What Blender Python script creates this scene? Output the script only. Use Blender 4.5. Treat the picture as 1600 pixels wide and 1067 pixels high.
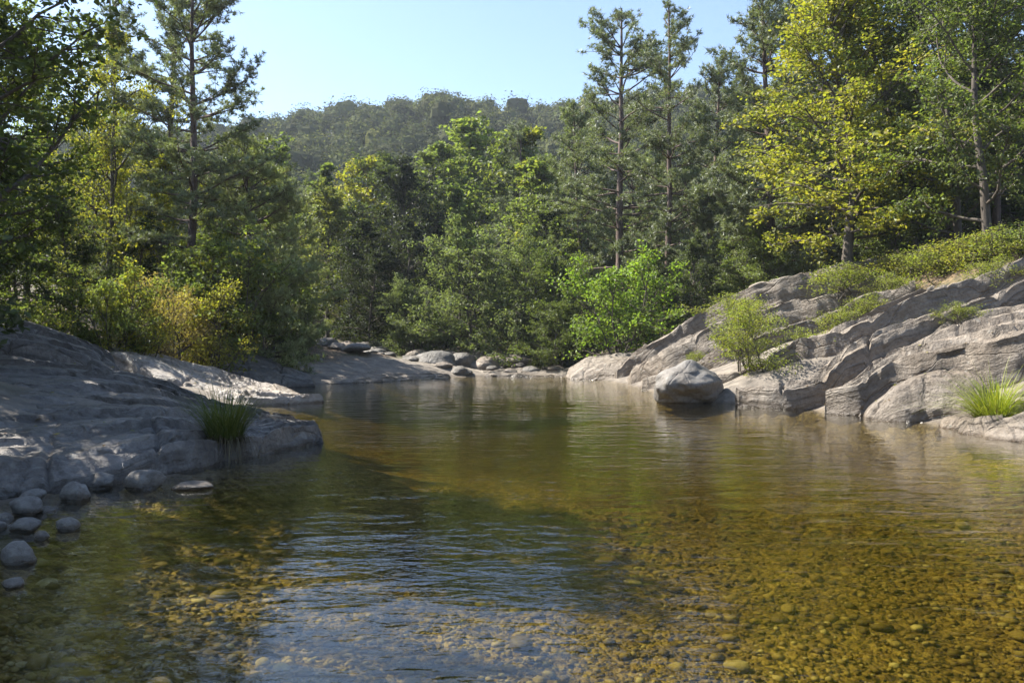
import bpy, bmesh, math, random
import numpy as np
from mathutils import Vector

for o in list(bpy.data.objects): bpy.data.objects.remove(o)
scene = bpy.context.scene
COL = scene.collection
R = math.radians
CAMZ, F = 1.5, 1245.0            # eye height above the water, focal length in photo pixels

# ------------------------------------------------------------------ camera
cam = bpy.data.cameras.new('camera'); cam.lens = 36*F/1600; cam.sensor_width = 36
cam.clip_start = 0.05; cam.clip_end = 5000
camo = bpy.data.objects.new('camera', cam); COL.objects.link(camo)
camo.location = (0, 0, CAMZ); camo.rotation_euler = (R(90), 0, 0)
scene.camera = camo

# ------------------------------------------------------------------ sky and sun
SUN_EL, SUN_AZ = R(47), R(-68)   # azimuth from +Y, negative = left
world = bpy.data.worlds.new('World'); scene.world = world; world.use_nodes = True
wn = world.node_tree
sky = wn.nodes.new('ShaderNodeTexSky'); sky.sky_type = 'NISHITA'; sky.sun_disc = False
sky.sun_elevation = SUN_EL; sky.sun_rotation = SUN_AZ
sky.altitude = 300; sky.air_density = 1.0; sky.dust_density = .8; sky.ozone_density = 2.6
bgn = wn.nodes['Background']; bgn.inputs['Strength'].default_value = 0.086
wn.links.new(sky.outputs['Color'], bgn.inputs['Color'])
sun = bpy.data.lights.new('sun', 'SUN'); sun.energy = 5.0; sun.angle = R(0.53); sun.color = (1.0, 0.93, 0.82)
suno = bpy.data.objects.new('sun', sun); COL.objects.link(suno)
sd = Vector((math.sin(SUN_AZ)*math.cos(SUN_EL), math.cos(SUN_AZ)*math.cos(SUN_EL), math.sin(SUN_EL)))
suno.rotation_euler = sd.to_track_quat('Z', 'Y').to_euler(); suno.location = sd*200
vs = scene.view_settings
vs.view_transform = 'Standard'; vs.look = 'None'; vs.exposure = 1.7; vs.gamma = 1.0; vs.use_curve_mapping = False
cy = scene.cycles
cy.max_bounces = 10; cy.diffuse_bounces = 4; cy.glossy_bounces = 3; cy.transmission_bounces = 4
cy.transparent_max_bounces = 8; cy.volume_bounces = 0
cy.caustics_reflective = False; cy.caustics_refractive = False

# ------------------------------------------------------------------ helpers
rng = np.random.default_rng(7)
def P(px, py, Y): return np.array(((px-800)/F*Y, Y, CAMZ + (533.5-py)/F*Y))
def lerp(a, b, t): return a + (b-a)*t
def sstep(a, b, x):
    t = np.clip((x-a)/(b-a), 0, 1); return t*t*(3-2*t)

def _hash(i, j, k, s):
    with np.errstate(over='ignore'):
        h = (i.astype(np.uint32)*np.uint32(374761393) + j.astype(np.uint32)*np.uint32(668265263)
             + k.astype(np.uint32)*np.uint32(2147483647) + np.uint32((s*1274126177) & 0xffffffff))
        h = (h ^ (h >> np.uint32(13)))*np.uint32(1274126177)
        h = (h ^ (h >> np.uint32(16)))*np.uint32(2246822519)
        h = h ^ (h >> np.uint32(15))
    return h.astype(np.float64)/4294967295.0*2-1
def vnoise(x, y, z=None, s=0):
    x = np.asarray(x, float); y = np.asarray(y, float)
    z = np.zeros_like(x) if z is None else np.asarray(z, float)
    xi, yi, zi = np.floor(x), np.floor(y), np.floor(z)
    fx, fy, fz = x-xi, y-yi, z-zi
    fx, fy, fz = [f*f*f*(f*(f*6-15)+10) for f in (fx, fy, fz)]
    xi, yi, zi = [a.astype(np.int64) for a in (xi, yi, zi)]
    v = 0
    for a in (0, 1):
        for b in (0, 1):
            for c in (0, 1):
                w = (fx if a else 1-fx)*(fy if b else 1-fy)*(fz if c else 1-fz)
                v = v + w*_hash(xi+a, yi+b, zi+c, s)
    return v
def fbm(x, y, z=None, o=4, s=0):
    v = 0; a = 1.0; n = 0
    for i in range(o):
        f = 2.03**i
        v = v + a*vnoise(np.asarray(x)*f+i*17.3, np.asarray(y)*f+i*5.7, None if z is None else np.asarray(z)*f, s+i)
        n += a; a *= .5
    return v/n

def new_mesh(name, v, f, mat, smooth=True, uv=None, attrs=None):
    """v (n,3); f (m,3) or (m,4) int arrays"""
    v = np.ascontiguousarray(v, np.float32); f = np.ascontiguousarray(f, np.int32)
    me = bpy.data.meshes.new(name)
    me.vertices.add(len(v)); me.vertices.foreach_set('co', v.ravel())
    k = f.shape[1]
    me.loops.add(f.size); me.loops.foreach_set('vertex_index', f.ravel())
    me.polygons.add(len(f)); me.polygons.foreach_set('loop_start', np.arange(0, f.size, k, dtype=np.int32))
    me.polygons.foreach_set('loop_total', np.full(len(f), k, np.int32))
    me.polygons.foreach_set('use_smooth', np.full(len(f), smooth))
    if uv is not None:
        l = me.uv_layers.new(name='UVMap')
        l.data.foreach_set('uv', np.ascontiguousarray(uv[f.ravel()], np.float32).ravel())
    for an, av in (attrs or {}).items():
        a = me.attributes.new(an, 'FLOAT', 'POINT'); a.data.foreach_set('value', np.ascontiguousarray(av, np.float32))
    me.materials.append(mat); me.update(); me.validate()
    return me
def link(name, me, parent=None, loc=(0,0,0), rot=(0,0,0), scale=(1,1,1)):
    o = bpy.data.objects.new(name, me); COL.objects.link(o)
    o.location = loc; o.rotation_euler = rot; o.scale = scale
    if parent: o.parent = parent
    return o
def tag(o, label=None, cat=None, group=None, kind=None):
    if label: o['label'] = label
    if cat: o['category'] = cat
    if group: o['group'] = group
    if kind: o['kind'] = kind
    return o

# ------------------------------------------------------------------ materials
class NT:
    def __init__(s, name):
        s.m = bpy.data.materials.new(name); s.m.use_nodes = True
        s.t = s.m.node_tree; s.t.nodes.clear()
        s.out = s.t.nodes.new('ShaderNodeOutputMaterial')
    def n(s, ty, ins=None, **kw):
        nd = s.t.nodes.new('ShaderNode'+ty)
        for k, v in kw.items(): setattr(nd, k, v)
        for k, v in (ins or {}).items():
            if isinstance(v, bpy.types.NodeSocket): s.t.links.new(v, nd.inputs[k])
            else: nd.inputs[k].default_value = v
        return nd
    def math(s, op, a, b=0.0, c=None):
        d = {0: a, 1: b}
        if c is not None: d[2] = c
        return s.n('Math', d, operation=op).outputs[0]
    def mix(s, fac, a, b, bt='MIX'):
        nd = s.n('Mix', {0: fac, 6: a, 7: b}, data_type='RGBA', blend_type=bt); return nd.outputs[2]
    def ramp(s, fac, stops, interp='LINEAR'):
        nd = s.n('ValToRGB', {0: fac}); cr = nd.color_ramp; cr.interpolation = interp
        while len(cr.elements) < len(stops): cr.elements.new(0.5)
        for e, (p, c) in zip(cr.elements, stops):
            e.position = p; e.color = c if len(c) == 4 else (*c, 1)
        return nd.outputs[0]
    def mapr(s, v, a, b, c, d):
        return s.n('MapRange', {0: v, 1: a, 2: b, 3: c, 4: d}).outputs[0]
    def noise(s, vec, scale, detail=4, rough=.55, dist=0):
        return s.n('TexNoise', {'Vector': vec, 'Scale': scale, 'Detail': detail, 'Roughness': rough, 'Distortion': dist}).outputs[0]
    def mapping(s, vec, scale=(1,1,1), rot=(0,0,0), loc=(0,0,0)):
        return s.n('Mapping', {0: vec, 1: loc, 2: rot, 3: scale}).outputs[0]
    def bump(s, h, strength, dist, normal=None):
        d = {'Height': h, 'Strength': strength, 'Distance': dist}
        if normal is not None: d['Normal'] = normal
        return s.n('Bump', d).outputs[0]
    def done(s, surf=None, vol=None):
        if surf is not None: s.t.links.new(surf, s.out.inputs[0])
        if vol is not None: s.t.links.new(vol, s.out.inputs[1])
        return s.m
def rgb(*c): return (*c, 1)

def rock_material(name, c_light, c_mid, c_dark, use_uv=True, stain=0.5, rough=.62, bump=1.0):
    t = NT(name)
    pos = t.n('NewGeometry').outputs['Position']
    if use_uv:
        uv = t.n('UVMap').outputs[0]
        st = t.mapping(uv, (.55, 5.0, 1)); st2 = t.mapping(uv, (1.1, 14.0, 1)); st3 = t.mapping(uv, (.22, 1.7, 1))
    else:
        oc = t.n('TexCoord').outputs['Object']
        st = t.mapping(oc, (1.6, 1.6, 1.9)); st2 = t.mapping(oc, (5, 5, 6)); st3 = t.mapping(oc, (1, 1, 1.3))
    big = t.noise(pos, .55, 4, .6, .4)
    streak = t.noise(st, 1.0, 6, .62, .15)
    fine = t.noise(pos, 38, 3, .65)
    mid = t.noise(pos, 4.5, 6, .65, .3)
    stn = t.noise(st3, 1.0, 5, .66, .9)
    col = t.ramp(t.math('ADD', t.math('MULTIPLY', streak, .6), t.math('MULTIPLY', mid, .4)),
                 [(.30, c_dark), (.47, c_mid), (.66, c_light)])
    warm = t.mix(t.mapr(big, .42, .62, 0, .55), col, t.mix(1.0, col, rgb(1.05, .95, .84), 'MULTIPLY'))
    # weathering stains and grey lichen patches
    smask = t.math('MULTIPLY', t.mapr(stn, .52, .66, 0, 1), stain)
    c2 = t.mix(smask, warm, rgb(c_mid[0]*.40, c_mid[1]*.36, c_mid[2]*.31))
    lich = t.n('TexVoronoi', {'Vector': pos, 'Scale': 5.5, 'Randomness': 1.0}, feature='SMOOTH_F1').outputs[0]
    lm = t.math('MULTIPLY', t.mapr(t.math('ADD', lich, t.math('MULTIPLY', mid, .5)), .36, .46, 1, 0), t.mapr(big, .45, .6, 0, .6))
    c3 = t.mix(lm, c2, rgb(.33, .33, .30))
    c4 = t.mix(t.mapr(fine, .35, .7, .0, .32), c3, t.mix(1.0, c3, rgb(.42, .40, .38), 'MULTIPLY'))
    c4 = t.mix(t.mapr(t.noise(pos, 11, 6, .7), .36, .50, .55, 0), c4, t.mix(1.0, c4, rgb(.38, .34, .30), 'MULTIPLY'))
    # wet band left by the water
    z = t.n('SeparateXYZ', {0: pos}).outputs[2]
    wet = t.mapr(t.math('ADD', z, t.math('MULTIPLY', t.math('SUBTRACT', mid, .5), .12)), .015, .075, 1, 0)
    c5 = t.mix(t.math('MULTIPLY', wet, .72), c4, t.mix(1.0, c4, rgb(.30, .24, .17), 'MULTIPLY'))
    h = t.math('ADD', t.math('MULTIPLY', streak, 1.0), t.math('ADD', t.math('MULTIPLY', t.noise(st2, 1.0, 5, .6), .2), t.math('MULTIPLY', mid, .6)))
    cr = t.n('TexVoronoi', {'Vector': t.mapping(st, (.8, .28, 1)) if use_uv else st3, 'Scale': 1.0}, feature='DISTANCE_TO_EDGE').outputs[0]
    crack = t.mapr(t.math('ADD', cr, t.math('MULTIPLY', t.math('SUBTRACT', mid, .5), .10)), .0, .025, 0, 1)
    h2 = t.math('ADD', h, t.math('ADD', t.math('MULTIPLY', crack, .35), t.math('MULTIPLY', fine, .13)))
    h2 = t.math('ADD', h2, t.math('MULTIPLY', t.noise(pos, 11, 6, .7), .5))
    nrm = t.bump(h2, bump, .10)
    bs = t.n('BsdfPrincipled', {'Base Color': c5, 'Normal': nrm, 'Roughness': t.mapr(wet, 0, 1, rough, .22)})
    bs.inputs['Specular IOR Level'].default_value = .45
    return t.done(bs.outputs[0])
M_GRAN = rock_material('warm_granite', rgb(.315, .28, .238), rgb(.21, .18, .146), rgb(.078, .062, .048), stain=.9)
M_GREY = rock_material('grey_granite', rgb(.285, .265, .245), rgb(.135, .125, .115), rgb(.04, .036, .033), rough=.42, stain=.8)
M_PALE_LIT = rock_material('pale_granite_lit', rgb(.44, .41, .37), rgb(.32, .285, .25), rgb(.11, .09, .07), rough=.38, stain=.45)  # pale rock, its colour lightened further to carry the slab's gleam
M_STONE = rock_material('river_stone', rgb(.22, .21, .195), rgb(.155, .147, .135), rgb(.08, .075, .068), use_uv=False, stain=.25, bump=.45)
M_STONEW = rock_material('warm_stone', rgb(.30, .265, .225), rgb(.21, .18, .15), rgb(.11, .09, .075), use_uv=False, stain=.35, bump=.7)

M_DARKST = rock_material('dark_river_stone', rgb(.17, .16, .15), rgb(.115, .11, .10), rgb(.06, .055, .05), use_uv=False, stain=.3, bump=.6)
def leaf_material(name, trans=.45, gloss=.07, rough=.42, needle=False):
    """colour from the object's own colour; alpha of that colour = share of yellowed leaves"""
    t = NT(name)
    oi = t.n('ObjectInfo'); base = oi.outputs['Color']; yel = oi.outputs['Alpha']
    rnd = t.n('NewGeometry').outputs['Random Per Island']
    clump = t.n('Attribute', attribute_name='clump').outputs['Fac']
    hsv = t.n('HueSaturation', {'Hue': t.mapr(rnd, 0, 1, .482, .518), 'Saturation': t.mapr(clump, 0, 1, .88, 1.06),
                                'Value': t.math('MULTIPLY', t.mapr(rnd, 0, 1, .62, 1.32), t.mapr(clump, 0, 1, .62, 1.32)), 'Color': base}).outputs[0]
    sel = t.math('ADD', t.math('MULTIPLY', clump, .72), t.math('MULTIPLY', rnd, .28))
    k = t.math('SUBTRACT', 1.0, yel)
    ym = t.mapr(t.math('SUBTRACT', sel, k), -.10, .10, 0, 1)
    ycol = t.mix(rnd, rgb(.27, .29, .04), rgb(.32, .27, .05)) if not needle else t.mix(rnd, rgb(.20, .12, .04), rgb(.13, .08, .03))
    c = t.mix(ym, hsv, ycol)
    d = t.n('BsdfDiffuse', {'Color': c}).outputs[0]
    tc = t.mix(1.0, c, rgb(1.2, 1.35, .55), 'MULTIPLY')
    tr = t.n('BsdfTranslucent', {'Color': tc}).outputs[0]
    g = t.n('BsdfGlossy', {'Color': rgb(.9, .95, 1), 'Roughness': rough}).outputs[0]
    a = t.n('MixShader', {0: trans, 1: d, 2: tr}).outputs[0]
    return t.done(t.n('MixShader', {0: gloss, 1: a, 2: g}).outputs[0])
M_LEAF = leaf_material('leaf', .52, .02, .5)
M_FAR = leaf_material('far_leaf', .25, 0.0, .6)
M_NEEDLE = leaf_material('needle', .30, .05, .5, True)

def bark_material(name, a, b):
    t = NT(name)
    oc = t.n('TexCoord').outputs['Object']
    n1 = t.noise(t.mapping(oc, (9, 9, 1.6)), 1.0, 5, .65, .5)
    n2 = t.noise(oc, 1.3, 3)
    col = t.ramp(t.math('ADD', t.math('MULTIPLY', n1, .75), t.math('MULTIPLY', n2, .25)), [(.35, a), (.65, b)])
    bs = t.n('BsdfPrincipled', {'Base Color': col, 'Roughness': .9, 'Normal': t.bump(n1, 1, .04)})
    return t.done(bs.outputs[0])
M_BARK = bark_material('broadleaf_bark', rgb(.045, .036, .03), rgb(.13, .11, .09))
M_PBARK = bark_material('pine_bark', rgb(.055, .04, .035), rgb(.17, .12, .10))

def ground_material():
    t = NT('river_ground')
    pos = t.n('NewGeometry').outputs['Position']
    z = t.n('SeparateXYZ', {0: pos}).outputs[2]
    rockz = t.n('Attribute', attribute_name='rock').outputs['Fac']
    far = t.n('Attribute', attribute_name='far').outputs['Fac']
    # river bed: pebbles and sand under brown algae
    flat = t.mapping(pos, (1, 1, .3))
    v1 = t.n('TexVoronoi', {'Vector': flat, 'Scale': 15.0, 'Randomness': 1.0}); v2 = t.n('TexVoronoi', {'Vector': flat, 'Scale': 36.0})
    big = t.noise(pos, .45, 4, .6); mid = t.noise(pos, 3.2, 5, .65)
    cell = t.n('SeparateColor', {0: v1.outputs['Color']}).outputs[0]
    cell2 = t.n('SeparateColor', {0: v2.outputs['Color']}).outputs[1]
    bed = t.ramp(t.math('ADD', t.math('MULTIPLY', cell, .4), t.math('ADD', t.math('MULTIPLY', cell2, .3), t.math('MULTIPLY', mid, .45))),
                 [(.3, rgb(.06, .042, .016)), (.55, rgb(.17, .118, .045)), (.85, rgb(.32, .25, .13))])
    bed = t.mix(t.mapr(big, .42, .62, 0, .75), bed, t.mix(1.0, bed, rgb(.55, .50, .38), 'MULTIPLY'))
    bedh = t.math('ADD', t.mapr(v1.outputs[0], 0, .7, 1, 0), t.math('MULTIPLY', t.mapr(v2.outputs[0], 0, .7, 1, 0), .45))
    # forest floor: leaf litter, moss and earth
    l1 = t.n('TexVoronoi', {'Vector': pos, 'Scale': 14.0}); lc = t.n('SeparateColor', {0: l1.outputs['Color']}).outputs[0]
    lit = t.ramp(t.math('ADD', t.math('MULTIPLY', lc, .5), t.math('MULTIPLY', mid, .5)),
                 [(.3, rgb(.035, .026, .018)), (.5, rgb(.10, .065, .035)), (.75, rgb(.17, .115, .06))])
    lit = t.mix(t.mapr(big, .45, .58, 0, .7), lit, rgb(.045, .06, .018))
    rk = t.ramp(t.noise(pos, 2.2, 7, .68, .5), [(.3, rgb(.07, .06, .05)), (.55, rgb(.19, .165, .135)), (.75, rgb(.29, .255, .21))])
    rk = t.mix(t.mapr(z, .0, .09, .6, 0), rk, t.mix(1.0, rk, rgb(.30, .24, .16), 'MULTIPLY'))
    land = t.mix(rockz, lit, rk)
    land = t.mix(far, land, rgb(.03, .036, .018))
    under = t.mapr(t.math('ADD', z, t.math('MULTIPLY', t.math('SUBTRACT', mid, .5), .15)), -.10, .02, 1, 0)
    col = t.mix(under, land, bed)
    h = t.n('Mix', {0: under, 2: t.math('ADD', mid, t.math('MULTIPLY', lc, .25)), 3: bedh}).outputs[0]
    bs = t.n('BsdfPrincipled', {'Base Color': col, 'Roughness': .85, 'Normal': t.bump(h, .8, .06)})
    return t.done(bs.outputs[0])
M_GROUND = ground_material()

def pebble_material():
    t = NT('bed_pebble')
    pos = t.n('NewGeometry').outputs['Position']; rnd = t.n('NewGeometry').outputs['Random Per Island']
    orr = t.n('ObjectInfo').outputs['Random']
    r2 = t.math('FRACT', t.math('ADD', rnd, orr))
    c = t.ramp(r2, [(0, rgb(.05, .036, .016)), (.35, rgb(.13, .09, .036)), (.65, rgb(.20, .15, .07)), (.9, rgb(.29, .24, .16)), (1, rgb(.42, .38, .31))])
    c = t.mix(t.mapr(t.noise(pos, 12, 5, .6), .4, .65, 0, .6), c, rgb(.10, .07, .022))
    bs = t.n('BsdfPrincipled', {'Base Color': c, 'Roughness': .7, 'Normal': t.bump(t.noise(pos, 40, 4), .4, .02)})
    return t.done(bs.outputs[0])
M_PEB = pebble_material()

def water_material():
    t = NT('river_water')
    pos = t.n('NewGeometry').outputs['Position']
    # patches of ruffled and calm water, ripples running mostly across the stream
    calm = t.mapr(t.noise(t.mapping(pos, (.16, .30, 1)), 1.0, 3, .5), .38, .62, .25, 1)
    w1 = t.noise(t.mapping(pos, (1.3, 2.6, 1), (0, 0, R(12))), 1.0, 2, .45, .6)
    w2 = t.noise(t.mapping(pos, (4.2, 8.5, 1), (0, 0, R(-9))), 1.0, 3, .5, .5)
    w3 = t.noise(t.mapping(pos, (14, 26, 1), (0, 0, R(5))), 1.0, 2, .5)
    h = t.math('ADD', t.math('MULTIPLY', w1, .75), t.math('MULTIPLY', calm, t.math('ADD', t.math('MULTIPLY', w2, .48), t.math('MULTIPLY', w3, .13))))
    nrm = t.bump(h, 1.0, WAVE)
    geo = t.n('NewGeometry')
    dt = t.n('VectorMath', {0: geo.outputs['Incoming'], 1: nrm}, operation='DOT_PRODUCT').outputs['Value']
    c = t.math('MINIMUM', t.math('ABSOLUTE', dt), 1.0)
    f = t.math('ADD', .02, t.math('MULTIPLY', .98, t.math('POWER', t.math('SUBTRACT', 1.0, c), 5.0)))   # Schlick
    tr = t.n('BsdfTransparent', {'Color': rgb(.97, .97, .93)}).outputs[0]
    gl = t.n('BsdfGlossy', {'Color': rgb(1, 1, 1), 'Roughness': .02, 'Normal': nrm}).outputs[0]
    ab = t.n('VolumeAbsorption', {'Color': rgb(.71, .67, .27), 'Density': .92}).outputs[0]
    return t.done(t.n('MixShader', {0: f, 1: tr, 2: gl}).outputs[0], ab)
WAVE = .018
M_WATER = water_material()

# ------------------------------------------------------------------ terrain
LS = np.array([(-40,-6),(-10,-4.5),(0,-3.6),(3.5,-3.4),(5.5,-3.7),(7,-4.1),(8.3,-4.1),(9.0,-3.5),(10,-3.2),(11.9,-2.9),(13.5,-4.2),(16,-5.6),(18.5,-5.4),(20,-5.0),(23,-6.6),(26,-7.0),(27.5,-6.4),(29,-5.0),(31.5,-3.2),(33.5,-1.6),(35,0.2),(60,-1)])
RS = np.array([(-40,8),(0,7.8),(12,7.8),(13.4,7.7),(15.3,6.7),(16.7,6.4),(18.9,5.0),(19.6,3.8),(24,3.5),(28.7,3.2),(31.6,2.4),(33.5,1.9),(35,1.0),(60,-.6)])
RIDGE = np.array([(-600,250),(0,262),(350,250),(400,243),(440,232),(490,224),(590,219),(660,208),(700,196),(740,206),(780,222),(860,222),(900,212),(1100,190),(1600,170),(2600,160)], float)
def ground_z(x, y, noise=True):
    x = np.asarray(x, float); y = np.asarray(y, float)
    xl = np.interp(y, LS[:,0], LS[:,1]); xr = np.interp(y, RS[:,0], RS[:,1])
    farz = sstep(34.0, 36.5, y)
    dl = xl-x; dr = x-xr                       # >0 on land
    d = np.maximum(dl, dr)
    depth = -(.10 + .85*(1-np.exp(np.minimum(d, 0)*.55)))
    depth = depth*np.clip(1-(y-24)/12, .25, 1)
    left = np.where(d > 0, .24*np.clip(dl, 0, 9) + .20*np.clip(dl-9, 0, 80) - .12, 0)
    right = np.where(d > 0, .40*np.clip(dr, 0, 8.5) + .16*np.clip(dr-8.5, 0, 80) - .30 + .45*sstep(7, 9.5, dr), 0)
    left = left*np.interp(y, [-20, 8, 18, 30, 45], [1, .85, .9, .7, .8])
    right = right*np.interp(y, [10, 24, 32, 45], [1, 1, .75, .85])
    land = np.where(dl > dr, left, right)
    z = np.where(d > 0, land, depth)
    # beyond the pool the valley floor rises gently and the banks steepen
    vx = -4 - .10*(y-36)
    val = .12 + .035*np.clip(y-36, 0, 60) + .17*np.clip(np.abs(x-vx)-3.5, 0, 90)*sstep(33, 50, y)
    z = lerp(z, np.maximum(val, land*(d > 0)*.8), farz)
    # hill closing the valley
    Yr = 260.0
    py = np.interp(x/np.maximum(y, 40)*F+800, RIDGE[:,0], RIDGE[:,1])
    ridge = CAMZ + (533-py)/F*Yr
    t = sstep(60, Yr, y)
    hill = ridge*(t*.75 + .25*np.clip((y-60)/200, 0, 1)) - np.clip(y-Yr, 0, 400)*.25
    z = np.where(y > 60, np.maximum(z, hill*sstep(60, 90, y)), z)
    if noise:
        z = z + np.where(d > 0, .10, .05)*fbm(x*.8, y*.8, o=4, s=3) + .05*fbm(x*3, y*3, o=2, s=9)*(np.abs(x) < 60)
        z = z + 2.5*fbm(x*.02, y*.02, o=3, s=21)*sstep(70, 140, y)
    return z
def gz(x, y): return float(ground_z(np.array([x]), np.array([y]))[0])
ax = np.sinh(np.linspace(-1, 1, 361)*5.2)/np.sinh(5.2)*620
ay = np.concatenate([np.linspace(-120, -8, 30), np.arange(-7.5, 44, .16), 44+np.cumsum(np.geomspace(.25, 16, 110))])
GX, GY = np.meshgrid(ax, ay)
GZ = ground_z(GX, GY)
nx, ny = len(ax), len(ay)
idx = np.arange(nx*ny).reshape(ny, nx)
quads = np.stack([idx[:-1,:-1], idx[:-1,1:], idx[1:,1:], idx[1:,:-1]], -1).reshape(-1, 4)
xl = np.interp(GY, LS[:,0], LS[:,1]); xr = np.interp(GY, RS[:,0], RS[:,1])
dd = np.maximum(xl-GX, GX-xr)
rockm = sstep(6.0, 4.0, dd + 1.2*fbm(GX*.5, GY*.5, s=5))*sstep(46, 38, GY)
me = new_mesh('ground', np.stack([GX, GY, GZ], -1).reshape(-1, 3), quads, M_GROUND, True,
              attrs={'rock': rockm.ravel(), 'far': sstep(55, 90, GY).ravel()})
tag(link('ground', me), kind='structure')

# water: a closed body filling the river bed
bm = bmesh.new(); bmesh.ops.create_cube(bm, size=1)
for v in bm.verts: v.co = Vector((v.co.x*70, 4+v.co.y*70, -1.5+v.co.z*3))
wm = bpy.data.meshes.new('water'); bm.to_mesh(wm); bm.free(); wm.materials.append(M_WATER)
tag(link('water', wm), kind='structure')

# ------------------------------------------------------------------ bedrock slabs
def resample(pts, n):
    p = np.array([P(*q) for q in pts]); s = np.r_[0, np.cumsum(np.linalg.norm(np.diff(p, axis=0), axis=1))]
    L = s[-1]; s = s/L; u = np.linspace(0, 1, n)
    # smooth through the points
    q = np.stack([np.interp(u, s, p[:,k]) for k in range(3)], -1)
    w = max(2, n//14)
    ker = np.hanning(2*w+3)[1:-1]; ker /= ker.sum()
    pad = np.concatenate([2*q[:1]-q[1:w+2][::-1], q, 2*q[-1:]-q[-w-2:-1][::-1]])
    out = np.stack([np.convolve(pad[:,k], ker, 'same') for k in range(3)], -1)[w+1:-w-1]
    return out, L
def slab(label, back, front, mat, drop=.7, crown=.06, steps=.06, und=.08, rnd=.10, seed=0, cat='rock slab', name='granite_slab', group=None, res=.045, lean=.12, tilt=0.0, blocky=.12, groove=.10):
    B, L = resample(back, 60); Fr, L2 = resample(front, 60); L = max(L, L2)
    W = float(np.linalg.norm(B-Fr, axis=1).mean())
    near = min(B[:,1].min(), Fr[:,1].min())
    r = res*max(1, near/14)
    nu = int(np.clip(L/r, 24, 260)); nv = int(np.clip(W/r*1.4, 16, 190)); ks = 9
    uu = np.linspace(0, 1, nu); vv = np.linspace(0, 1, nv)
    ext = np.linspace(0, 1, ks+1)[1:]
    ue = np.concatenate([-ext[::-1], np.zeros(0), uu, 1+ext]); ve = np.concatenate([-ext[::-1], vv, 1+ext])
    U, V = np.meshgrid(ue, ve, indexing='ij')
    uc, vc = np.clip(U, 0, 1), np.clip(V, 0, 1)
    su = np.abs(U-uc); sv = np.abs(V-vc); sk = np.maximum(su, sv)
    t = np.linspace(0, 1, 60)
    bi = np.stack([np.interp(uc, t, B[:,k]) for k in range(3)], -1); fi = np.stack([np.interp(uc, t, Fr[:,k]) for k in range(3)], -1)
    p = bi + (fi-bi)*vc[..., None]
    # ragged outline
    um, vm = uc*L, vc*W
    edge = fbm(um*.9+seed*3.1, vm*.3+seed, o=4, s=seed)*.10*min(1, W)
    wv = (vc-.5)*2
    p += (fi-bi)/max(W, .1)*(edge*np.abs(wv)**2)[..., None]*np.sign(wv)[..., None]
    ax_u = (fi[-1:, :]*0 + (B[-1]-B[0])/np.linalg.norm(B[-1]-B[0]))
    # top relief: swell, exfoliation steps running along the slab, striation
    h = crown*(1-wv**2) + und*fbm(um*.35+seed*7, vm*.55, o=3, s=seed+1)
    q = vm*1.1 + .45*fbm(um*.22+seed, vm*.5, o=4, s=seed+2) + um*.13
    fr = q-np.floor(q); amp = .35+.65*sstep(-.25, .2, fbm(um*.5+3, vm*.3+seed, o=2, s=seed+15))
    h += steps*amp*(fr - sstep(.94, 1, fr))*1.7
    q2 = vm*4.1 + .8*fbm(um*.35+seed*2, vm*.7, o=4, s=seed+7) - um*.20
    fr2 = q2-np.floor(q2); h += steps*.3*(fr2-sstep(.84, 1, fr2))*sstep(-.1, .3, fbm(um*.4, vm*.5, o=2, s=seed+11))
    bl = 3.2*fbm(um*.55+seed*5, vm*1.0+seed, o=4, s=seed+17); h += blocky*(np.floor(bl)+sstep(.80, 1, bl-np.floor(bl)))/3.2
    for gi, (ga, gb, gw) in enumerate(((1.7, .10, .05), (.9, -.22, .06), (.16, .55, .05))):
        gq = vm*ga + um*gb + .28*fbm(um*.6+gi*9, vm*.8+seed, o=4, s=seed+23+gi)
        gd = np.abs(gq-np.round(gq))/max(ga, gb); on = sstep(-.15, .15, fbm(um*.35+gi*4, vm*.35+seed*2, o=2, s=seed+31+gi))
        h -= groove*on*np.exp(-(gd/gw)**2)
    h += .035*fbm(um*.8, vm*4.5, o=5, s=seed+3) + .022*fbm(um*5, vm*7, o=4, s=seed+4)
    du = np.minimum(uc, 1-uc)*L; dv = np.minimum(vc, 1-vc)*W
    dmin = np.minimum(du, dv); rn = rnd*(1+.6*fbm(um*.8, vm*.8, o=2, s=seed+5))
    k = np.clip(1-dmin/np.maximum(rn, .02), 0, 1)
    h -= rn*(1-np.sqrt(np.clip(1-k*k, 0, 1)))*.9
    p[..., 2] += h + tilt*(vc-.55)
    # sides
    p[..., 2] -= drop*sk**1.15
    outv = np.zeros_like(p)
    side = np.where(V < 0, -1, np.where(V > 1, 1, 0))
    nrmv = (fi-bi); nrmv[..., 2] = 0; nrmv /= np.maximum(np.linalg.norm(nrmv, axis=-1, keepdims=True), 1e-6)
    su_s = np.where(U < 0, -1, np.where(U > 1, 1, 0))
    axu = np.array([B[-1][0]-B[0][0], B[-1][1]-B[0][1], 0]); axu /= np.linalg.norm(axu)
    bulge = lean*np.sin(np.clip(sk, 0, 1)*2.2) + .07*fbm(p[...,0]*1.3+seed, p[...,1]*1.3, p[...,2]*4, o=4, s=seed+6)*(sk > 0)
    outv += nrmv*(side*bulge*(sv > 0))[..., None] + axu*(su_s*bulge*(su > 0))[..., None]
    p += outv
    n0, n1 = U.shape
    ix = np.arange(n0*n1).reshape(n0, n1)
    qd = np.stack([ix[:-1,:-1], ix[:-1,1:], ix[1:,1:], ix[1:,:-1]], -1).reshape(-1, 4)
    uvs = np.stack([uc*L + su_s*su*drop + seed*3.7, vc*W + side*sv*drop + seed*1.9], -1).reshape(-1, 2)
    v = p.reshape(-1, 3)
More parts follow.
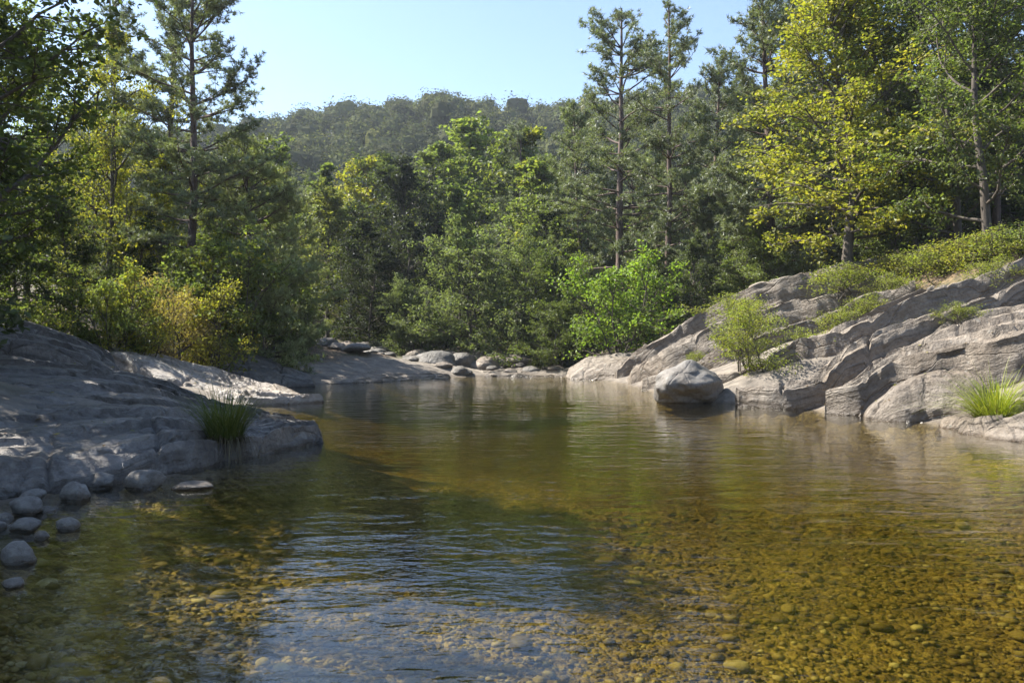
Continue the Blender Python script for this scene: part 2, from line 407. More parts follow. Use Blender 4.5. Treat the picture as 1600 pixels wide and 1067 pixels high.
    # outward facing
    a, b, c = v[qd[len(qd)//2][0]], v[qd[len(qd)//2][1]], v[qd[len(qd)//2][2]]
    if np.cross(b-a, c-a)[2] < 0: qd = qd[:, ::-1]
    org = np.array([v[:,0].mean(), v[:,1].mean(), v[:,2].min()])
    me = new_mesh(name, v-org, qd, mat, True, uv=uvs); me.set_sharp_from_angle(angle=R(32))
    return tag(link(name, me, loc=org), label, cat, group)

_slab = slab
def slab(label, back, front, mat, **k):
    if k.get('group') == 'granite slabs of the right bank' and k['seed'] < 8: k = dict(dict(tilt=.80, steps=.13, groove=.15), **k); k['rnd'] = .04; k['drop'] = 1.25; k['lean'] = .03; k['und'] = .05; k['crown'] = .02
    return _slab(label, back, front, mat, **k)
RB = 'granite slabs of the right bank'; LB = 'granite slabs of the left bank'; FB = 'low rocks of the far shore'
# right bank, from the farthest slab to the nearest
slab('topmost sunlit granite slab of the right bank, rising to the yellow tree',
     [(950,588,31.2),(1004,535,31),(1090,490,30.5),(1168,456,30),(1222,442,29.5),(1305,427,29),(1370,415,28.5)],
     [(964,594,30),(1015,552,29.5),(1100,507,29),(1172,470,28),(1222,455,27.5),(1303,434,27),(1370,425,27)], M_GRAN, drop=1.3, seed=1, group=RB, rnd=.18)
slab('long granite slab directly under the topmost slab, with a bright foot',
     [(972,592,29.5),(1030,548,28.5),(1118,505,27.5),(1195,488,26.5),(1330,452,25.5),(1400,432,25)],
     [(986,603,27.5),(1040,566,26.5),(1128,520,25.5),(1200,502,25),(1330,468,24),(1400,450,24)], M_GRAN, drop=.8, seed=2, group=RB, rnd=.16)
slab('third granite slab down, its low foot left of the peaked boulder',
     [(990,604,26.5),(1050,572,26),(1120,538,25),(1200,512,24.5),(1350,474,23.5),(1430,448,23)],
     [(1005,611,24.8),(1070,600,23.8),(1130,565,23.3),(1210,535,23),(1350,492,22.5),(1430,465,22)], M_GRAN, drop=.8, seed=3, group=RB, rnd=.16)
slab('granite slab behind the sprawling shrub, upper end under low bushes',
     [(1088,596,22.5),(1130,574,22.5),(1200,548,22.5),(1300,512,22),(1380,482,21.7),(1460,455,21.5)],
     [(1100,612,21),(1165,600,20.6),(1230,572,20.5),(1300,538,20.6),(1390,502,20.6),(1460,475,20.5)], M_GRAN, drop=.7, seed=4, group=RB, rnd=.15)
slab('granite slab with a brown shaded edge, running up right from the sprawling shrub',
     [(1190,588,21),(1244,556,21),(1330,505,21),(1400,482,20.7),(1480,455,20.5),(1640,402,20)],
     [(1195,592,20),(1254,560,19.7),(1330,533,19.3),(1385,510,19.2),(1450,484,19),(1640,428,18.6)], M_GRAN, drop=.9, seed=5, group=RB, rnd=.14)
slab('granite slab whose ragged foot meets the water right of the boulder',
     [(1150,627,19.2),(1205,596,19.3),(1320,548,19),(1390,512,18.9),(1480,476,18.6),(1660,425,18)],
     [(1150,633,18.3),(1210,634,17.7),(1275,632,17.5),(1310,590,17.5),(1400,540,17.4),(1500,502,17.3),(1660,452,17)], M_GRAN, drop=.8, seed=6, group=RB, rnd=.14)
slab('broadest granite slab, filling the right edge of the picture',
     [(1290,600,17.6),(1340,558,17.8),(1410,520,17.8),(1450,488,17.8),(1530,462,17.5),(1700,420,17)],
     [(1290,640,16.5),(1340,634,16.1),(1400,592,15.9),(1500,582,15.3),(1560,570,14.8),(1700,535,14.3)], M_GRAN, drop=.9, crown=.14, seed=7, group=RB, rnd=.20, und=.12)
slab('thick granite block with a tall shaded face above the water',
     [(1345,632,15.9),(1395,596,15.7),(1440,580,15.6),(1480,577,15.4),(1540,588,14.9)],
     [(1352,640,15.3),(1400,613,15.0),(1450,598,14.9),(1490,592,14.7),(1540,604,14.4)], M_GRAN, drop=1.1, seed=8, group=RB, rnd=.24, steps=.03, lean=.2)
slab('small low slab at the waterline, left of the bright grass',
     [(1466,655,14.2),(1500,640,14.2),(1560,628,14)], [(1470,661,13.8),(1510,659,13.4),(1560,650,13.2)], M_GRAN, drop=.5, seed=9, group=RB, steps=.02, und=.04)
slab('smallest waterline slab, in front of the bright grass',
     [(1503,666,13.3),(1530,655,13.1),(1570,648,13)], [(1510,671,12.9),(1540,669,12.6),(1570,665,12.5)], M_GRAN, drop=.4, seed=10, group=RB, steps=.02, und=.04)
slab('pale smooth slab in the corner below the bright grass',
     [(1534,674,12.7),(1580,648,12.5),(1680,608,12)], [(1532,679,12.35),(1600,686,11.8),(1680,690,11.2)], M_GRAN, drop=.5, seed=11, group=RB, steps=.02, rnd=.16)
slab('rounded slab at the right edge, behind the bright grass',
     [(1575,602,13.7),(1610,590,13.6),(1700,565,13.4)], [(1580,624,13.1),(1620,618,13),(1700,600,12.8)], M_GRAN, drop=.9, seed=12, group=RB, steps=.02, rnd=.2)
# left bank
slab('wide shaded bedrock shelf of the left bank, grass clump at its edge',
     [(-160,545,14.5),(0,556,14.8),(120,568,15.2),(225,590,15.3),(280,612,15.2),(340,632,15.0),(415,648,14.6),(494,661,13.5)],
     [(-160,750,7),(0,745,7.5),(100,735,7.9),(190,715,8.5),(300,692,9.2),(400,683,10.4),(498,674,11.8)], M_GREY, drop=.8, crown=-.06, seed=21, group=LB, und=.05, steps=.075, rnd=.10, res=.034, blocky=.06, groove=.07)
slab('upper grey rib of the left bank, below the dark undergrowth',
     [(-160,470,18),(0,492,18),(80,515,18.3),(140,538,18.3),(178,562,18)],
     [(-160,530,15.3),(0,541,15.4),(80,556,15.8),(150,572,16.2),(185,588,16.4)], M_GREY, drop=.7, crown=.06, seed=22, group=LB, rnd=.12, steps=.08, tilt=.1, blocky=.07)
slab('gleaming pale slab on the left bank pointing into the pool',
     [(172,546,21),(260,553,22),(350,578,22.5),(430,604,21.5),(502,625,20)],
     [(176,560,19.2),(230,580,18.9),(300,606,18.8),(400,632,18.7),(440,636,18.8),(503,629,19.6)], M_PALE_LIT, drop=.8, crown=.03, seed=23, group=LB, steps=.10, tilt=.18, rnd=.07)
slab('dark rounded slab behind the gleaming pale slab',
     [(330,543,26),(400,550,28),(450,572,28),(492,596,27.6)], [(330,572,24),(400,592,24.6),(450,600,25.6),(494,602,26.3)], M_GREY, drop=.8, seed=24, group=LB, crown=.14, rnd=.25)
slab('dark low ledge farthest back on the left bank',
     [(395,526,34),(450,535,36),(530,556,36)], [(400,556,31),(460,566,31),(535,574,33)], M_GREY, drop=.8, seed=25, group=LB, steps=.12)
slab('flat pinkish rock apron sloping into the far left of the pool',
     [(470,574,33),(560,573,35),(640,578,36),(700,583,36)], [(486,604,27.5),(560,599,28.6),(640,594,30.6),(705,591,32)], M_GRAN, drop=.5, seed=26, group=FB, crown=.05, steps=.05)
slab('flat pale ledge along the middle of the far shore',
     [(748,575,38),(800,570,40),(895,574,39)], [(755,588,34.2),(820,588,34.4),(890,588,34.2)], M_GRAN, drop=.5, seed=27, group=FB, steps=.07)
slab('humped brown rock at the left foot of the right bank slabs',
     [(886,578,34),(920,555,34),(965,548,33.5),(1000,552,33)], [(888,594,31.4),(925,580,31),(960,578,30.4),(1000,575,30)], M_GRAN, drop=.8, seed=28, group=FB, crown=.2, rnd=.3)

# ------------------------------------------------------------------ boulders and stones
def rock_mesh(name, seed, sub, mat, rough=.16, flat=.0, peak=0):
    bm = bmesh.new(); bmesh.ops.create_icosphere(bm, subdivisions=sub, radius=1)
    v = np.array([x.co[:] for x in bm.verts]); f = np.array([[x.index for x in fc.verts] for fc in bm.faces]); bm.free()
    n = fbm(v[:,0]*1.1+seed*3.3, v[:,1]*1.1, v[:,2]*1.1, o=3, s=seed)
    n2 = fbm(v[:,0]*4, v[:,1]*4+seed, v[:,2]*4, o=3, s=seed+1)
    # facet: cut by a few random planes
    rr = np.random.default_rng(seed)
    r = np.ones(len(v))
    for _ in range(9):
        d = rr.normal(size=3); d /= np.linalg.norm(d); c = rr.uniform(.72, .95)
        k = v@d; lim = np.where(k > .05, c/np.maximum(k, .05), 9); r = -np.log(np.exp(-r*14)+np.exp(-lim*14))/14
    r = r*(1+rough*n+.25*rough*n2)
    v = v*r[:, None]
    if peak: v[:,2] += peak*np.exp(-((v[:,0]+.1)**2+v[:,1]**2)*3)*(v[:,2] > 0)
    return new_mesh(name, v, f, mat, True)
def boulder(name, label, px, py_base, w_px, h_px, mat, seed, cat='boulder', Y=None, group=None, sub=4, depth=.9, peak=0, rot=None, sink=.3, rough=.16):
    Y = Y or CAMZ*F/(py_base-533.5)
    s = w_px/F*Y/2; hh = h_px/F*Y
    b = P(px, py_base, Y); hz = hh/(2-sink)
    me = rock_mesh(name, seed, sub, mat, peak=peak, rough=rough)
    me_o = link(name, me, loc=(b[0], Y+s*depth*.6, b[2]+hz*(1-sink)), rot=(0, 0, seed*.7 if rot is None else rot), scale=(s, s*depth, hz))
    return tag(me_o, label, cat, group)
boulder('boulder', 'peaked boulder standing in the water at the right bank foot', 1080, 631, 124, 62, M_STONE, 31, peak=.26, rot=.1, depth=.8, sub=5, rough=.27)
FG = 'boulders of the far shore'
far = [('largest dark rounded boulder of the far shore', 676, 585, 60, 34, M_DARKST), ('dark boulder just right of the largest far boulder', 722, 581, 40, 30, M_DARKST),
       ('brown smooth boulder, third of the big far shore boulders', 762, 583, 52, 26, M_STONEW), ('low wet stone between the two dark far boulders', 716, 588, 40, 14, M_DARKST),
       ('grey boulder left of the largest far boulder', 640, 579, 40, 22, M_DARKST), ('long pale boulder behind the brown smooth one', 800, 573, 60, 18, M_STONEW),
       ('small dark rock at the right end of the far ledge', 893, 583, 24, 16, M_DARKST), ('mossy boulder at the left of the far shore, below dark trees', 530, 566, 34, 18, M_DARKST),
       ('grey block beside the mossy far boulder', 562, 568, 34, 16, M_DARKST), ('round boulder farthest left on the far shore', 500, 570, 30, 16, M_DARKST),
       ('reddish boulder under the willow-like trees', 700, 566, 36, 18, M_STONEW), ('flat reddish boulder behind the largest dark boulder', 655, 562, 40, 14, M_STONEW),
       ('brown boulder behind the third far boulder', 745, 564, 36, 16, M_STONEW), ('pale angular boulder right of the far ledge', 850, 577, 40, 16, M_STONEW),
       ('flat grey slab-like boulder in the shaded gap, nearest the left bank', 470, 558, 60, 16, M_DARKST), ('squat boulder in the shaded gap, under the dark trees', 590, 560, 44, 18, M_DARKST), ('long low boulder in front of the shaded gap', 600, 572, 70, 14, M_DARKST),
       ('dark boulder deepest in the shaded gap', 560, 552, 40, 18, M_DARKST), ('tilted grey boulder between shaded gap and the largest boulder', 620, 566, 40, 20, M_DARKST)]
for i, (lb, px, py, w, h, m) in enumerate(far):
    boulder('boulder', lb, px, py, w*1.25, h*1.1, m, 40+i, group=FG, rough=.25, sink=.5, Y=min(CAMZ*F/(py-533.5), 37.0 + .2*i), depth=.8)
# cobbles strewn on the far shore
cob = [rock_mesh('cobble', 70+i, 3, M_STONEW if i % 2 else M_DARKST, rough=.26) for i in range(5)]
r_ = random.Random(5)
for i in range(76):
    Y = r_.uniform(34.5, 43); px = r_.uniform(520, 890) if i < 36 else r_.uniform(420, 610)
    x = (px-800)/F*Y; s = r_.uniform(.12, .42) if i < 36 else r_.uniform(.15, .6)
    o = link('cobble', cob[i % 5], loc=(x, Y, gz(x, Y)+s*.25), rot=(0, 0, r_.uniform(0, 6)), scale=(s*r_.uniform(.9, 1.4), s, s*r_.uniform(.35, .6)))
    tag(o, ('reddish' if (i % 5) % 2 else 'dark grey') + (' flat cobble in the shaded left gap of the far shore' if px < 580 else ' cobble behind the big boulders of the far shore' if px < 740 else ' cobble at the right end of the far shore'), 'cobble', 'cobbles of the far shore')
# stones on the near left shore
NS = 'stones of the near left shore'
near = [('pale grey rounded boulder left of the grass clump', 220, 767, 76, 40), ('round grey stone next to the pale shore boulder', 112, 786, 56, 38), ('flat oval grey stone on the left edge shore', 33, 806, 76, 32),
        ('smooth dark boulder half in the water at left edge', 22, 884, 66, 44), ('oval grey stone under the flat oval one', 34, 834, 60, 24), ('low stone at the tip of the stony shore', 100, 832, 44, 26),
        ('dark wedge stone against the shelf, between two round stones', 152, 766, 60, 30), ('submerged dark stone below the left edge boulder', 14, 922, 40, 20),
        ('small stone wedged left of the tip stone', 62, 846, 30, 16), ('brown flat stone awash beside the grass clump', 295, 768, 84, 14)]
for i, (lb, px, py, w, h) in enumerate(near):
    boulder('shore_stone', lb, px, py-3, w*.84, h*.8, M_STONEW if i == 9 else M_STONE, 90+i, cat='stone', group=NS, rough=.17, depth=.8, rot=r_.uniform(-.3, .3), sink=.6)
sm = [rock_mesh('pebble_stone', 110+i, 3, M_STONE, rough=.10) for i in range(4)]
for i in range(80):
    Y = r_.uniform(5.2, 8.4); xs = np.interp(Y, LS[:,0], LS[:,1]); x = xs - r_.uniform(-.05, 1.2); s = r_.uniform(.04, .12)
    o = link('shore_cobble', sm[i % 4], loc=(x, Y, gz(x, Y)+s*.35), rot=(r_.uniform(-.2,.2), r_.uniform(-.2,.2), r_.uniform(0, 6)), scale=(s*1.35, s, s*.65))
    tag(o, 'small grey cobble packed between the larger left shore stones', 'stone', 'small cobbles of the near left shore')

# river bed: single larger stones and a gravel layer
pst = [rock_mesh('bed_stone', 130+i, 3, M_PEB, rough=.10) for i in range(5)]
k = 0
while k < 110:
    Y = 3.0 + 7*r_.random()**1.3; x = r_.uniform(-3.4, 5.5)
    if abs(x) > Y*.66: continue
    s = r_.uniform(.035, .075) if k > 12 else r_.uniform(.07, .10)
    z = gz(x, Y)
    if z > -.12: continue
    o = link('bed_stone', pst[k % 5], loc=(x, Y, z+s*.2), rot=(0, 0, r_.uniform(0, 6)), scale=(s*1.3, s, min(s*.6, .1)))
    tag(o, 'rounded brown stone lying on the river bed under clear water', 'stone', 'stones on the river bed'); k += 1
bm = bmesh.new(); bmesh.ops.create_icosphere(bm, subdivisions=1, radius=1)
iv = np.array([v.co[:] for v in bm.verts]); iface = np.array([[v.index for v in f.verts] for f in bm.faces]); bm.free()
NP = 15000
gy = 2.6 + 8.5*rng.random(NP)**1.6; gx = rng.uniform(-.68, .68, NP)*gy
gs = np.exp(rng.normal(-4.0, .45, NP)).clip(.012, .075)
gzv = ground_z(gx, gy); keep = gzv < -.03; gx, gy, gs, gzv = gx[keep], gy[keep], gs[keep], gzv[keep]
n = len(gx); an = rng.uniform(0, 6.28, n); ca, sa = np.cos(an), np.sin(an)
sc = np.stack([gs*rng.uniform(1, 1.6, n), gs, gs*rng.uniform(.45, .75, n)], -1)
jit = iv[None]*(1+rng.normal(0, .09, (n, len(iv), 1)))*sc[:, None]
vx = jit[...,0]*ca[:,None]-jit[...,1]*sa[:,None]+gx[:,None]; vy = jit[...,0]*sa[:,None]+jit[...,1]*ca[:,None]+gy[:,None]
vz = jit[...,2]+(gzv+gs*.25)[:,None]
gf = (iface[None]+(np.arange(n)*len(iv))[:,None,None]).reshape(-1, 3)
tag(link('gravel', new_mesh('gravel', np.stack([vx, vy, vz], -1).reshape(-1, 3), gf, M_PEB, True)), 'brown and grey gravel covering the bed of the clear pool', 'gravel', kind='stuff')

# ------------------------------------------------------------------ tree builders
def tube(path, rad, sides=5):
    path = np.asarray(path); n = len(path)
    t = np.gradient(path, axis=0); t /= np.maximum(np.linalg.norm(t, axis=1, keepdims=True), 1e-9)
    ref = np.array([0, 0, 1.]) if abs(t[0][2]) < .9 else np.array([1., 0, 0])
    a = np.cross(t, ref); a /= np.maximum(np.linalg.norm(a, axis=1, keepdims=True), 1e-9); b = np.cross(t, a)
    an = np.linspace(0, 2*np.pi, sides, endpoint=False)
    v = path[:,None] + (a[:,None]*np.cos(an)[None,:,None] + b[:,None]*np.sin(an)[None,:,None])*np.asarray(rad)[:,None,None]
    i = np.arange(n*sides).reshape(n, sides)
    q = np.stack([i[:-1], np.roll(i[:-1], -1, 1), np.roll(i[1:], -1, 1), i[1:]], -1).reshape(-1, 4)
    return v.reshape(-1, 3), q
class Acc:
    def __init__(s): s.v, s.f, s.a, s.n = [], [], [], 0
    def add(s, v, f, a=None):
        s.v.append(v); s.f.append(f+s.n); s.n += len(v)
        if a is not None: s.a.append(a)
    def mesh(s, name, mat, smooth):
        return new_mesh(name, np.concatenate(s.v), np.concatenate(s.f), mat, smooth, attrs={'clump': np.concatenate(s.a)} if s.a else None)
def unit(v): return v/np.maximum(np.linalg.norm(v, axis=-1, keepdims=True), 1e-9)
def leaves(acc, cen, size, rg, clump, up=.9, slim=.55, hang=0.0, nrm=0.0):
    """one folded rhombic leaf for every row of cen"""
    n = len(cen)
    nr = unit(rg.normal(size=(n, 3)) + np.array([0, 0, up]) + nrm)
    d = unit(np.cross(nr, rg.normal(size=(n, 3)))); d[:,2] -= hang; d = unit(d)
    w = unit(np.cross(nr, d)); L = (size*rg.uniform(.65, 1.25, n))[:,None]
    a = cen - d*L*.5; b = cen + d*L*.5; lift = nr*L*.10
    v = np.stack([a, cen + w*L*slim*.5 + lift - d*L*.06, b, cen - w*L*slim*.5 + lift - d*L*.06], 1).reshape(-1, 3)
    acc.add(v, np.arange(n*4).reshape(n, 4), np.repeat(clump, 4))
def wander(p0, d0, L, n, rg, curl=.12, lift=0.0):
    p = [np.array(p0, float)]; d = unit(np.array(d0, float))
    for _ in range(n):
        d = unit(d + rg.normal(size=3)*curl + np.array([0, 0, lift])); p.append(p[-1]+d*L/n)
    return np.array(p)
def broadleaf(seed, H=10., RAD=3., base=.2, nprim=26, nsec=7, per=26, leaf=.15, up=.9, slim=.6, stems=1, ang=55, spread=.42, trunk_r=.13, shape='oval', hang=0.0, clumpf=1.0, lift=.05):
    rg = np.random.default_rng(seed); T, C = Acc(), Acc()
    for sidx in range(stems):
        off = rg.normal(size=2)*(.25 if stems > 1 else 0); tilt = rg.normal(size=2)*(.22 if stems > 1 else .02)
        Hs = H*(rg.uniform(.7, 1.0) if stems > 1 else 1)
        tp = wander((off[0], off[1], -.4), (tilt[0], tilt[1], 1), Hs+.2, 14, rg, .045, .02)
        tr = trunk_r*(np.linspace(1, .12, 15)**.9); tr[0] *= 1.5
        T.add(*tube(tp, tr, 7))
        m = max(3, nprim//stems)
        for k in range(m):
            f = base + (1-base)*(k+rg.uniform(0, .9))/m; f = min(f, .985)
            q = f*14; i = int(q); p0 = tp[i]+(tp[min(i+1, 14)]-tp[i])*(q-i)
            g = (f-base)/(1-base)
            env = {'oval': np.sin(np.pi*(.18+.80*g))**.75, 'cone': (1-.88*g), 'dome': np.sqrt(max(0, 1-(g*.95)**2)), 'wide': (1-.55*g)*(.55+.45*min(1, g*4))}[shape]
            az = k*2.399+rg.uniform(-.5, .5); L = RAD*env*rg.uniform(.62, 1.18)+.25
            el = math.radians(lerp(90-ang-18, 78, g**1.8)+rg.uniform(-12, 12))
            d = (math.cos(az)*math.cos(el), math.sin(az)*math.cos(el), math.sin(el))
            bp = wander(p0, d, L, 8, rg, .13, lift*(1-g)); r0 = trunk_r*.36*(1-.6*f)+.012
            T.add(*tube(bp, np.linspace(r0, .008, 9), 4))
            pc = rg.random()
            for j in range(nsec):
                fq = lerp(.28, 1.0, (j+rg.random()*.8)/nsec); q2 = min(fq*8, 7.99); i2 = int(q2)
                s0 = bp[i2]+(bp[i2+1]-bp[i2])*(q2-i2); bd = unit(bp[i2+1]-bp[i2])
                sdv = unit(bd*.7 + rg.normal(size=3)*np.array([.9, .9, .5])); sl = L*spread*rg.uniform(.5, 1.1)*(1-.4*fq)+.15
                sp = wander(s0, sdv, sl, 4, rg, .2, .03)
                T.add(*tube(sp, np.linspace(max(r0*.4, .008), .004, 5), 3))
                npz = int(per*clumpf*rg.uniform(.6, 1.35))
                tt = rg.uniform(.25, 1.08, npz)*4; ii = np.clip(tt.astype(int), 0, 3); tt = tt-ii
                c = sp[ii]+(sp[ii+1]-sp[ii])*tt[:,None] + rg.normal(size=(npz, 3))*np.array([.19, .19, .10])*(.35+sl*.55)
                c[:,2] -= hang*rg.random(npz)*.5
                cl = np.clip(.5*pc+.5*rg.random()+rg.normal(0, .06, npz), 0, 1)
                leaves(C, c, leaf, rg, cl, up, slim, hang)
    return (C.mesh('crown', M_LEAF, False), T.mesh('trunk', M_BARK, True), H)
def pine(seed, H=16., RAD=2.6, base=.3, whorls=26, per=5, tuft=.17, nn=13, droop=.0, trunk_r=.2, top=.35, sub=5, gap=.1, dens=1.0, flat=.5):
    rg = np.random.default_rng(seed); T, C = Acc(), Acc()
    tp = wander((0, 0, -.4), (0, 0, 1), H+.3, 20, rg, .018, .02)
    T.add(*tube(tp, trunk_r*(np.linspace(1, .10, 21)**.8)*np.r_[1.25, np.ones(20)], 8))
    tip, tdir, tcl = [], [], []
    # dead snags under the live crown
    for k in range(9):
        f = base*rg.uniform(.35, 1); i = int(f*20); az = rg.uniform(0, 6.28)
        T.add(*tube(wander(tp[i], (math.cos(az), math.sin(az), rg.uniform(-.25, .15)), rg.uniform(.4, RAD*.5), 4, rg, .15), np.linspace(.025, .006, 5), 3))
    for w in range(whorls):
        f = base + (1-base)*(w+rg.uniform(-.3, .3))/whorls; f = float(np.clip(f, base, .985))
        q = f*20; i = min(int(q), 19); p0 = tp[i]+(tp[i+1]-tp[i])*(q-i); g = (f-base)/(1-base)
        env = (1-g)**.75*(1-top)+top*min(1, (1-g)*5)
        if g < .25: env *= .65+1.4*g
        for k in range(per):
            if rg.random() < gap: continue
            az = rg.uniform(0, 6.28); L = RAD*env*rg.uniform(.5, 1.15)+.2
            el = lerp(-.05-droop, .95, g**2)+rg.normal(0, .12)
            bp = wander(p0, (math.cos(az)*math.cos(el), math.sin(az)*math.cos(el), math.sin(el)), L, 7, rg, .10, .045-droop*.06)
            T.add(*tube(bp, np.linspace(.018+.012*L, .006, 8), 4))
            pc = rg.random()
            ns = max(2, int(sub*L/1.4*dens))
            for j in range(ns):
                fq = lerp(.38, 1, (j+rg.random())/ns); q2 = min(fq*7, 6.99); i2 = int(q2)
                s0 = bp[i2]+(bp[i2+1]-bp[i2])*(q2-i2); bd = unit(bp[i2+1]-bp[i2])
                sv = unit(bd*.8+rg.normal(size=3)*np.array([.8, .8, .35])); sl = (.22+.22*L*(1-fq*.6))*rg.uniform(.6, 1.2)
                sp = wander(s0, sv, sl, 3, rg, .15, .10)
                T.add(*tube(sp, np.linspace(.010, .005, 4), 3))
                m = max(2, int(sl/.13))
                for z in range(m):
                    a = (z+1)/m*3; ia = min(int(a), 2)
                    pt = sp[ia]+(sp[ia+1]-sp[ia])*(a-ia)
                    for _ in range(2):
                        tip.append(pt+rg.normal(size=3)*np.array([.07, .07, .045])); tdir.append(unit(sp[ia+1]-sp[ia]+np.array([0, 0, .35])+rg.normal(size=3)*.35)); tcl.append(np.clip(.6*pc+.4*rg.random(), 0, 1))
    tip, tdir, tcl = np.array(tip), np.array(tdir), np.array(tcl); n = len(tip)
    d = unit(tdir[:,None]*.75+rg.normal(size=(n, nn, 3))*.62)
    wv = unit(np.cross(d, rg.normal(size=(n, nn, 3)))); Ln = tuft*rg.uniform(.7, 1.2, (n, nn, 1))
    b0 = tip[:,None]+np.zeros((n, nn, 3)); ww = wv*.011*(tuft/.17)
    v = np.stack([b0+d*Ln*.1-ww*1.3, b0+d*Ln*.1+ww*1.3, b0+d*Ln], 2).reshape(-1, 3)
    ff = np.arange(n*nn*3).reshape(-1, 3)
    C.add(v, ff, np.repeat(tcl, nn*3))
    return (C.mesh('crown', M_NEEDLE, False), T.mesh('trunk', M_PBARK, True), H)

from mathutils.bvhtree import BVHTree
_bv = []
for o in COL.objects:
    if o.name.startswith(('ground', 'granite_slab')):
        L = o.location; _bv.append(BVHTree.FromPolygons([(v.co.x+L.x, v.co.y+L.y, v.co.z+L.z) for v in o.data.vertices], [p.vertices[:] for p in o.data.polygons]))
def surf_z(x, y):
    """highest rock or earth at x, y"""
    z = -9
    for b in _bv:
        h = b.ray_cast(Vector((x, y, 60)), Vector((0, 0, -1)))
        if h[0] is not None: z = max(z, h[0].z)
    return z
PROTO = {
 'oak':    broadleaf(201, 11, 4.0, .16, 30, 9, 62, .14, spread=.45, trunk_r=.17),
 'oak2':   broadleaf(202, 11, 3.4, .10, 32, 9, 50, .15, spread=.45, trunk_r=.15, shape='dome'),
 'yellow': broadleaf(205, 8.2, 3.2, .13, 44, 9, 50, .11, ang=66, trunk_r=.12, shape='wide', up=.5, slim=.66, spread=.42),
 'foak':   broadleaf(231, 11, 3.6, .06, 34, 8, 40, .24, spread=.45, trunk_r=.15, shape='oval'),
 'foak2':  broadleaf(232, 11, 3.4, .04, 34, 8, 40, .24, spread=.45, trunk_r=.15, shape='dome'),
 'alder':  broadleaf(203, 10, 2.7, .03, 38, 7, 44, .20, ang=45, trunk_r=.12, shape='oval'),
 'ash':    broadleaf(204, 11, 3.1, .03, 38, 7, 44, .21, trunk_r=.12, shape='cone', up=.6),
 'holm':   broadleaf(206, 9, 3.0, .03, 38, 8, 50, .17, trunk_r=.14, shape='dome', up=.5, slim=.55),
 'willow': broadleaf(207, 6, 2.9, .02, 44, 8, 44, .17, stems=4, trunk_r=.08, shape='dome', slim=.36, up=.5),
 'bush':   broadleaf(208, 3, 1.5, .03, 42, 7, 34, .105, stems=6, trunk_r=.035, shape='oval', up=.7),
 'bush2':  broadleaf(209, 2.6, 1.3, .06, 40, 7, 34, .085, stems=7, trunk_r=.03, shape='dome', up=.5, slim=.45),
 'low':    broadleaf(210, 1.1, 1.1, .06, 28, 6, 22, .075, stems=7, trunk_r=.02, shape='dome', up=.8),
 'pine':   pine(221, 17, 3.5, .26, 21, 5, .20, 13, top=.45, gap=.22, sub=6),
 'pine2':  pine(222, 17, 2.9, .24, 21, 5, .20, 13, top=.38, gap=.2, sub=6),
 'pinefull': pine(223, 15, 3.3, .06, 27, 6, .23, 11, top=.3, gap=.06, droop=.06, sub=6),
 'pineyoung': pine(224, 9, 3.2, .03, 17, 6, .21, 13, top=.28, gap=.05, droop=.05, trunk_r=.13, sub=7),
}
def tree(kind, name, label, px, Y, top, col, yel=0., cat='tree', wide=1.0, group=None, rot=None, x=None, base=None, h=None, lean=0):
    if Y > 36 and kind in ('oak', 'oak2'): kind = 'f'+kind
    cm, tm, H = PROTO[kind]
    x = (px-800)/F*Y if x is None else x
    z = surf_z(x, Y) if base is not None or Y < 36 else gz(x, Y)
    hh = h or (CAMZ+(533.5-top)/F*Y - z)
    s = hh/H; rot = random.Random(int(x*977+Y*131)).uniform(0, 6.28) if rot is None else rot
    e = link(name, None, loc=(x, Y, z-.05), rot=(0, lean, rot), scale=(s*wide, s*wide, s)); e.empty_display_size = .3
    for nm, m in (('crown', cm), ('trunk', tm)):
        o = link(nm, m, e); o.color = (*col, yel)
    return tag(e, label, cat, group)
# leaf colours (albedo, except the shade-darkened green below)
G_DARK = (.078, .094, .040); G_MID = (.125, .150, .046); G_LIGHT = (.170, .200, .062); G_YEL = (.230, .250, .048); G_GOLD = (.30, .275, .055)
G_OLIVE = (.165, .170, .060); G_SILV = (.165, .190, .090); PN = (.180, .200, .105); PN_D = (.095, .110, .058); PN_L = (.205, .230, .105)
G_SHADE = (.038, .046, .023)  # leaf green darkened to paint in the deep shade left of centre
TAN = (.30, .225, .10)

# --- left bank
WL = 'wood on the left bank'
tree('oak', 'oak_tree', 'big oak leaning in from the left edge, dark limb across the foliage', 0, 12.0, 0, G_MID, .22, x=-8.6, h=8.8, wide=1.2, group=WL)
tree('oak2', 'oak_tree', 'oak beyond the left edge shading the bedrock shelf', 0, 6.5, 0, G_MID, .2, x=-10.5, h=8.2, group=WL)
tree('pine', 'pine_tree', 'pine beyond the left edge shading the near shore', 0, 15.5, 0, PN, x=-13.5, h=14, group=WL)
tree('oak2', 'oak_tree', 'unseen oak added for shade beyond the left edge nearest the camera', 0, 3.0, 0, G_MID, .2, x=-8.8, h=7.6, group=WL)  # out of view, added to throw shade on the near bed
for hx, hy, hl in ((-11.2, 5.2, 'left of the camera'), (-9.4, 7.2, 'above the near stones'), (-11.6, 8.6, 'level with the grass clump'), (-11.6, 13.6, 'behind the leaning oak'), (-14.2, 17.2, 'behind the upper rib')):  # out-of-view holm oaks, added to shade the river bed and the shelf
    tree('holm', 'holm_oak', 'tall unseen holm oak added for shade beyond the left edge, ' + hl, 0, hy, 0, G_DARK, x=hx, h=8.0, wide=1.15, group=WL)
tree('oak', 'oak_tree', 'leafy oak at the upper left, between leaning oak and slender tree', -20, 17.5, -20, G_MID, .18, group=WL)
tree('holm', 'holm_oak', 'dark holm oak beyond the left edge behind the shelf', 0, 10.0, 0, G_DARK, x=-14, h=9, group=WL)
